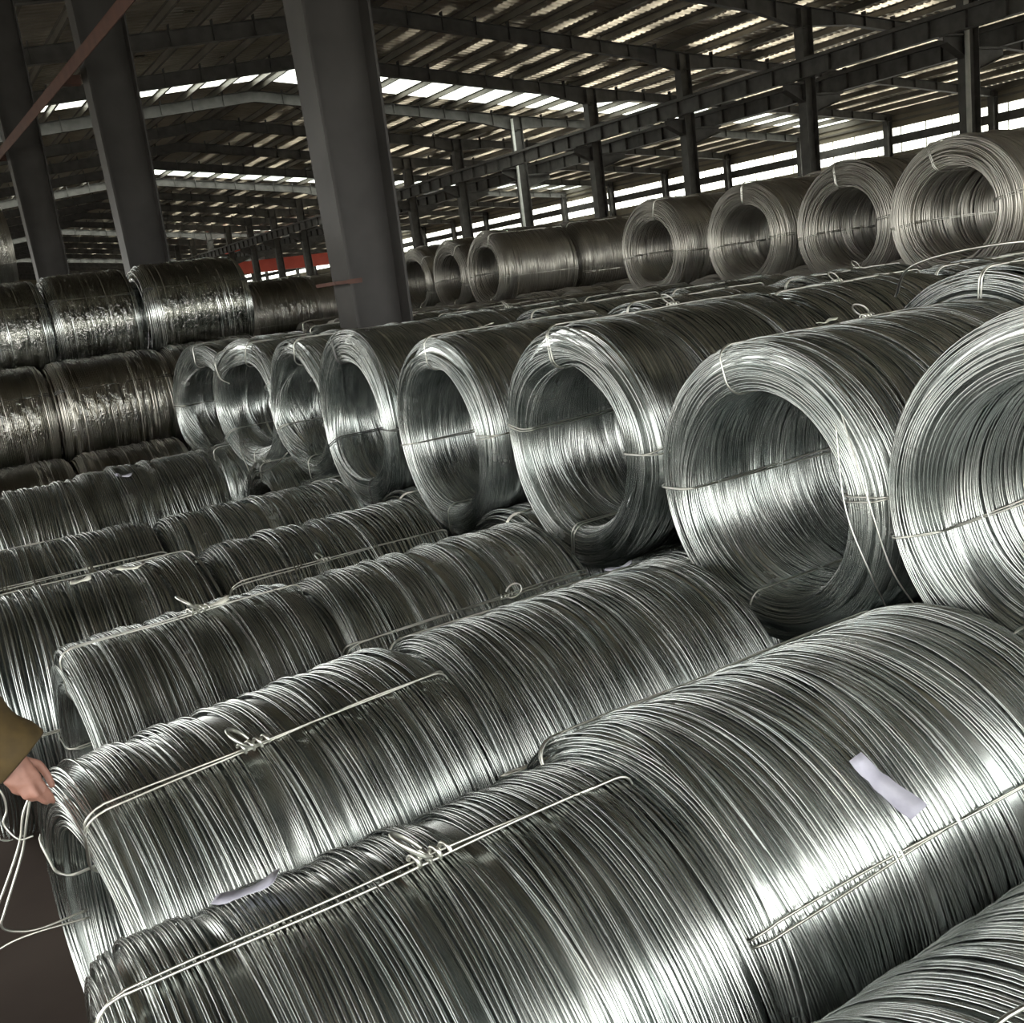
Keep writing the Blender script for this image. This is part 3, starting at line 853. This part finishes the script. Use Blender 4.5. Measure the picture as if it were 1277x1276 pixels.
# --- stack wrapped in film, left rear
GE = 'plastic wrapped coils stacked at the left rear'
E_ = [(0.36, 9.1, 0.455, 0.75, 'wrapped coil at the bottom of the stack by the left edge'), (1.17, 9.1, 0.455, 0.86, 'wrapped coil at the bottom of the stack beside the hollow coils'),
      (0.10, 9.62, 1.21, 1.0, 'middle layer wrapped coil cut by the left edge'), (1.16, 9.62, 1.21, 0.95, 'middle layer wrapped coil with scuffed film, whole in view'), (2.17, 9.72, 1.21, 0.85, 'middle layer wrapped coil half hidden behind the farthest hollow coil'),
      (0.36, 10.15, 1.93, 0.93, 'top layer wrapped coil cut by the left edge'), (1.35, 10.15, 1.945, 0.70, 'top layer wrapped coil second from the left, pale film rim'), (2.15, 10.15, 1.96, 0.94, 'top layer wrapped coil largest of its row, right end of the stack'),
      (0.36, 10.05, 0.455, 0.93, ''), (1.35, 10.05, 0.455, 0.93, ''), (2.33, 10.25, 0.455, 0.9, ''), (0.36, 10.65, 1.21, 0.93, ''), (1.35, 10.65, 1.21, 0.93, ''), (2.33, 10.7, 1.21, 0.9, '')]
for x0, y, z, L, lab in E_:
    coil('wrapped', lab or 'wrapped coil hidden inside the left rear stack', x0, y, z, R=0.445, L=L, old=z < 1.5, ties=(60, 150, 240, 330), group=GE, dark=True, name='wrapped_wire_coil')
coil('wrapped', 'single crinkled wrapped coil peeking in at the left edge above the stack', 0.66, 10.66, 2.71, R=0.38, L=0.56, old=True, group=GE, name='wrapped_wire_coil')
# small separate stack behind
for x0, y, z, lab in ((4.05, 13.3, 1.80, 'wrapped coil lying behind the stack, left of the thick column'), (5.1, 13.6, 1.80, 'open ended coil peeping out beside the thick column bracket'),
                      (4.05, 12.85, 1.12, ''), (4.05, 13.75, 1.12, ''), (5.1, 13.1, 1.12, ''), (5.1, 14.05, 1.12, ''), (4.05, 13.3, 0.44, ''), (5.1, 13.6, 0.44, '')):
    k = 'ring_far' if x0 > 5 else 'wrapped'
    coil(k, lab or 'coil in the hidden lower layers behind the stack', x0, y, z, R=0.42, L=0.95, old=True, tieparts=bool(lab), group='small stack behind the thick column')

# --- loose wire ends
def loose(parent_label, name, P, r, label):
    par = [o for o in COL.objects if o.get('label') == parent_label][0]
    P = np.array(P, float)
    # Catmull-Rom
    Q = np.vstack([2 * P[0] - P[1], P, 2 * P[-1] - P[-2]])
    out = []
    for i in range(1, len(Q) - 2):
        for t in np.linspace(0, 1, 10, endpoint=False):
            a, b, c, d = Q[i - 1:i + 3]
            out.append(0.5 * ((2 * b) + (-a + c) * t + (2 * a - 5 * b + 4 * c - d) * t * t + (-a + 3 * b - 3 * c + d) * t ** 3))
    out.append(P[-1])
    mb = MB(); mb.tube(np.array(out), r, 6)
    o = link(name, mb.mesh(name, True), M_TIE, par)
    o.matrix_parent_inverse = (Matrix.Translation(par.location) @ par.rotation_euler.to_matrix().to_4x4()).inverted()
    o['label'] = label
lab2 = 'coil held by the hand at its left end, loose wires hanging from it'
loose(lab2, 'loose_wire', [(0.06, 2.40, 0.915), (0.04, 2.40, 0.88), (0.02, 2.40, 0.82), (-0.03, 2.40, 0.73), (-0.10, 2.40, 0.62)], 0.0030, 'loose pale wire end')
loose(lab2, 'loose_wire', [(0.065, 2.41, 0.915), (0.045, 2.41, 0.86), (0.02, 2.41, 0.79), (-0.04, 2.40, 0.68), (-0.055, 2.40, 0.645), (-0.03, 2.40, 0.62), (0.02, 2.40, 0.605), (0.12, 2.41, 0.60)], 0.0030, 'loose pale wire end')
loose(lab2, 'loose_wire', [(-0.16, 2.40, 0.56), (-0.07, 2.40, 0.595), (0.0, 2.40, 0.60), (0.12, 2.40, 0.585)], 0.0030, 'loose pale wire end')
loose(lab2, 'loose_wire', [(-0.01, 2.42, 0.99), (0.012, 2.41, 0.94), (0.012, 2.41, 0.90), (0.0, 2.41, 0.87), (0.02, 2.40, 0.83), (0.05, 2.40, 0.825)], 0.0026, 'loose pale wire end')
loose('coil cut off by the bottom right corner, a loose wire arching over its end', 'loose_wire',
      [(0.84, 0.62, 0.60), (0.83, 0.66, 0.84), (0.95, 0.66, 0.955), (1.15, 0.60, 0.965), (1.35, 0.56, 0.955)], 0.0034, 'loose wire arching over the coil end')
labB7 = 'loose sagging hollow coil second from the left with long wire ends'
loose(labB7, 'loose_wire', [(2.10, 7.15, 1.66), (2.06, 7.55, 1.60), (2.06, 7.55, 1.45), (2.08, 7.4, 1.40)], 0.004, 'stray wire end')
loose(labB7, 'loose_wire', [(2.05, 7.35, 0.95), (2.03, 7.1, 0.75), (2.0, 6.9, 0.80), (2.0, 6.5, 0.88), (2.02, 6.2, 1.0)], 0.004, 'stray wire end')
labB2 = 'largest whole hollow coil right of centre, stray wires off its lower side'
loose(labB2, 'loose_wire', [(2.2, 1.95, 1.42), (2.17, 1.85, 1.2), (2.19, 1.80, 1.0), (2.25, 1.76, 0.86)], 0.0022, 'stray wire')
loose(labB2, 'loose_wire', [(2.2, 1.97, 1.38), (2.165, 1.92, 1.15), (2.19, 1.86, 0.95), (2.28, 1.86, 0.78)], 0.0022, 'stray wire')
loose('silvery coil crest at the right edge behind the largest hollow coil', 'loose_wire', [(3.45, 2.75, 1.62), (3.38, 2.6, 1.74), (3.5, 2.3, 1.78), (3.9, 2.1, 1.74)], 0.005, 'stray wire')

# ------------------------------------------------------------------ person reaching in from the left edge
def capsule_mesh(segs, name):
    mb = MB()
    for (p, r0, q, r1) in segs:
        p = np.array(p, float); q = np.array(q, float)
        d = q - p; L = np.linalg.norm(d); d = d / L
        # rounded ends
        ts, rs = [], []
        for a in np.linspace(-math.pi / 2, 0, 6): ts.append(math.sin(a) * r0); rs.append(max(1e-4, math.cos(a) * r0))
        for a in np.linspace(0, math.pi / 2, 6): ts.append(L + math.sin(a) * r1); rs.append(max(1e-4, math.cos(a) * r1))
        P = p[None] + np.array(ts)[:, None] * d[None]
        ref = np.array([0, 0, 1.0]) if abs(d[2]) < 0.9 else np.array([1.0, 0, 0])
        n = np.cross(d, ref); n /= np.linalg.norm(n); b = np.cross(d, n)
        k = 14
        an = np.arange(k) * 2 * math.pi / k
        V = (P[:, None] + np.array(rs)[:, None, None] * (n[None, None] * np.cos(an)[None, :, None] + b[None, None] * np.sin(an)[None, :, None])).reshape(-1, 3)
        m = len(P)
        i = np.arange(m - 1)[:, None]; j = np.arange(k)[None]; j2 = (j + 1) % k
        F = np.stack([i * k + j, i * k + j2, (i + 1) * k + j2, (i + 1) * k + j], -1).reshape(-1, 4)
        mb.add(V, F)
    return mb.mesh(name, True)

def fused(name, segs, mat, parent, voxel, it=6):
    me = capsule_mesh(segs, name)
    o = link(name, me, mat, parent)
    m = o.modifiers.new('fuse', 'REMESH'); m.mode = 'VOXEL'; m.voxel_size = voxel; m.use_smooth_shade = True
    s = o.modifiers.new('soft', 'SMOOTH'); s.factor = 0.5; s.iterations = it
    return o

PX, PY = -0.46, 2.74
OX, OY = 0.10, -0.04
person = thing('person', 'person in olive brown jacket reaching in from the left edge, fingers on a coil end', 'person', (PX, PY, 0))
def W(x, y, z): return (x - PX, y - PY, z)
def V_(x, y, z): return W(x + OX, y + OY, z)
sh_r, el_r, wr_r = W(-0.25, 2.62, 1.41), W(-0.105, 2.46, 1.232), W(0.045, 2.40, 1.04)
sh_l, el_l, wr_l = V_(-0.62, 3.0, 1.38), V_(-0.72, 3.06, 1.08), V_(-0.66, 2.98, 0.84)
hip_r, hip_l = V_(-0.50, 2.69, 0.86), V_(-0.62, 2.87, 0.86)
kn_r, kn_l = V_(-0.46, 2.68, 0.48), V_(-0.60, 2.90, 0.48)
an_r, an_l = V_(-0.48, 2.66, 0.09), V_(-0.64, 2.90, 0.09)
pel, chest, neck, head = V_(-0.56, 2.78, 0.95), V_(-0.52, 2.80, 1.28), V_(-0.49, 2.80, 1.46), V_(-0.46, 2.79, 1.60)
def hand(wr, pts):
    """palm and five jointed fingers in world coordinates"""
    out = []
    kn = pts['knuckles']
    for k in kn[:4]: out.append((wr, 0.022, k, 0.0125))
    for a, b in zip(kn[:3], kn[1:4]): out.append((a, 0.012, b, 0.012))
    for chain, r in pts['fingers']:
        for q in range(len(chain) - 1):
            out.append((chain[q], r * (1 - 0.10 * q), chain[q + 1], r * (1 - 0.10 * (q + 1))))
    return out
kn = [W(0.082, 2.372, 0.968), W(0.064, 2.360, 0.966), W(0.046, 2.358, 0.970), W(0.030, 2.366, 0.982)]
fing = [([kn[0], W(0.093, 2.366, 0.938), W(0.102, 2.378, 0.912), W(0.105, 2.388, 0.893)], 0.0100),
        ([kn[1], W(0.074, 2.348, 0.938), W(0.086, 2.362, 0.914), W(0.092, 2.380, 0.900)], 0.0100),
        ([kn[2], W(0.054, 2.350, 0.942), W(0.066, 2.368, 0.924), W(0.076, 2.386, 0.914)], 0.0096),
        ([kn[3], W(0.036, 2.364, 0.956), W(0.046, 2.380, 0.940), W(0.056, 2.394, 0.932)], 0.0084),
        ([W(0.066, 2.412, 1.0), W(0.096, 2.424, 0.975), W(0.108, 2.420, 0.945), W(0.112, 2.410, 0.922)], 0.0112)]
handR = hand(wr_r, {'knuckles': kn, 'fingers': fing})
handL = hand(wr_l, {'knuckles': [V_(-0.62, 2.95, 0.76), V_(-0.635, 2.97, 0.755), V_(-0.65, 2.985, 0.755), V_(-0.665, 3.0, 0.76)],
                    'fingers': [([V_(-0.62 - 0.015 * i, 2.95 + 0.017 * i, 0.757), V_(-0.60 - 0.015 * i, 2.945 + 0.017 * i, 0.72), V_(-0.60 - 0.015 * i, 2.95 + 0.017 * i, 0.69)], 0.0095) for i in range(4)] +
                               [([V_(-0.635, 2.95, 0.81), V_(-0.60, 2.925, 0.785), V_(-0.59, 2.92, 0.755)], 0.011)]})
body = [(pel, 0.13, chest, 0.14), (chest, 0.14, neck, 0.06), (neck, 0.055, head, 0.06), (head, 0.085, V_(-0.45, 2.79, 1.655), 0.092), (V_(-0.42, 2.785, 1.58), 0.06, V_(-0.41, 2.785, 1.62), 0.07),
        (V_(-0.352, 2.783, 1.605), 0.012, V_(-0.338, 2.783, 1.588), 0.014), (V_(-0.46, 2.695, 1.60), 0.014, V_(-0.465, 2.695, 1.63), 0.017), (V_(-0.45, 2.885, 1.60), 0.014, V_(-0.455, 2.885, 1.63), 0.017),
        (V_(-0.345, 2.77, 1.562), 0.010, V_(-0.345, 2.80, 1.562), 0.010),
        (chest, 0.10, sh_r, 0.065), (chest, 0.10, sh_l, 0.065), (sh_r, 0.055, el_r, 0.042), (el_r, 0.042, wr_r, 0.028), (sh_l, 0.055, el_l, 0.042), (el_l, 0.042, wr_l, 0.028),
        (pel, 0.12, hip_r, 0.09), (pel, 0.12, hip_l, 0.09), (hip_r, 0.085, kn_r, 0.055), (hip_l, 0.085, kn_l, 0.055), (kn_r, 0.052, an_r, 0.036), (kn_l, 0.052, an_l, 0.036)]
fused('body', body + handR + handL, M_SKIN, person, 0.0045, 4)
cuff_r = tuple(np.array(wr_r) + (np.array(el_r) - np.array(wr_r)) * 0.10)
cuff_l = tuple(np.array(wr_l) + (np.array(el_l) - np.array(wr_l)) * 0.12)
def cut(p, q, f): return tuple(np.array(p) + (np.array(q) - np.array(p)) * f)
jk = [(V_(-0.56, 2.78, 0.88), 0.165, chest, 0.175), (chest, 0.165, V_(-0.50, 2.80, 1.40), 0.085), (chest, 0.13, sh_r, 0.092), (chest, 0.13, sh_l, 0.092),
      (sh_r, 0.085, el_r, 0.072), (sh_l, 0.085, el_l, 0.07), (el_l, 0.07, cut(wr_l, el_l, 0.15), 0.05)]
jacket = fused('jacket', jk, M_SLEEVE, person, 0.008, 8)
# the forearm sleeve with an open, creased cuff
def sleeve(p, q, r0, r1):
    p = np.array(p, float); q = np.array(q, float)
    d = q - p; L = np.linalg.norm(d); d /= L
    ref = np.array([0, 0, 1.0]); n = np.cross(d, ref); n /= np.linalg.norm(n); b = np.cross(d, n)
    k = 32; g = np.random.default_rng(3)
    prof = [(f * L, r0 + (r1 - r0) * f) for f in np.linspace(-0.15, 1, 22)] + [(L + 0.004, r1 - 0.004), (L - 0.004, r1 - 0.009), (L - 0.05, r1 - 0.010)]
    P = np.array(prof); m = len(P)
    an = np.arange(k) * 2 * math.pi / k
    Wf = smooth_field(g, m, 0.0045, 6, [1, 2, 3], an, 8)
    rr = P[:, 1:2] + Wf * np.clip((L - P[:, 0:1]) / 0.05, 0.25, 1)
    V = p[None, None] + P[:, 0][:, None, None] * d + rr[:, :, None] * (n * np.cos(an)[None, :, None] + b * np.sin(an)[None, :, None])
    i = np.arange(m - 1)[:, None]; j = np.arange(k)[None]; j2 = (j + 1) % k
    F = np.stack([i * k + j, i * k + j2, (i + 1) * k + j2, (i + 1) * k + j], -1).reshape(-1, 4)
    return mesh_np('sleeve', V.reshape(-1, 3), F, True)
slv = link('sleeve', sleeve(el_r, cut(wr_r, el_r, -0.13), 0.080, 0.070), M_SLEEVE, jacket)
fused('trousers', [(V_(-0.56, 2.78, 0.92), 0.155, pel, 0.15), (pel, 0.14, hip_r, 0.11), (pel, 0.14, hip_l, 0.11), (hip_r, 0.105, kn_r, 0.078), (hip_l, 0.105, kn_l, 0.078), (kn_r, 0.076, an_r, 0.066), (kn_l, 0.076, an_l, 0.066)], M_TROUSER, person, 0.010, 6)
fused('hair', [(V_(-0.475, 2.79, 1.64), 0.098, V_(-0.47, 2.79, 1.675), 0.096)], M_HAIR, person, 0.008, 4)
for a, nm in ((an_r, 'shoe'), (an_l, 'shoe')):
    fused(nm, [((a[0] - 0.03, a[1], 0.042), 0.042, (a[0] + 0.15, a[1] - 0.01, 0.036), 0.036), ((a[0], a[1], 0.09), 0.045, (a[0], a[1], 0.05), 0.045)], M_SHOE, person, 0.007, 4)
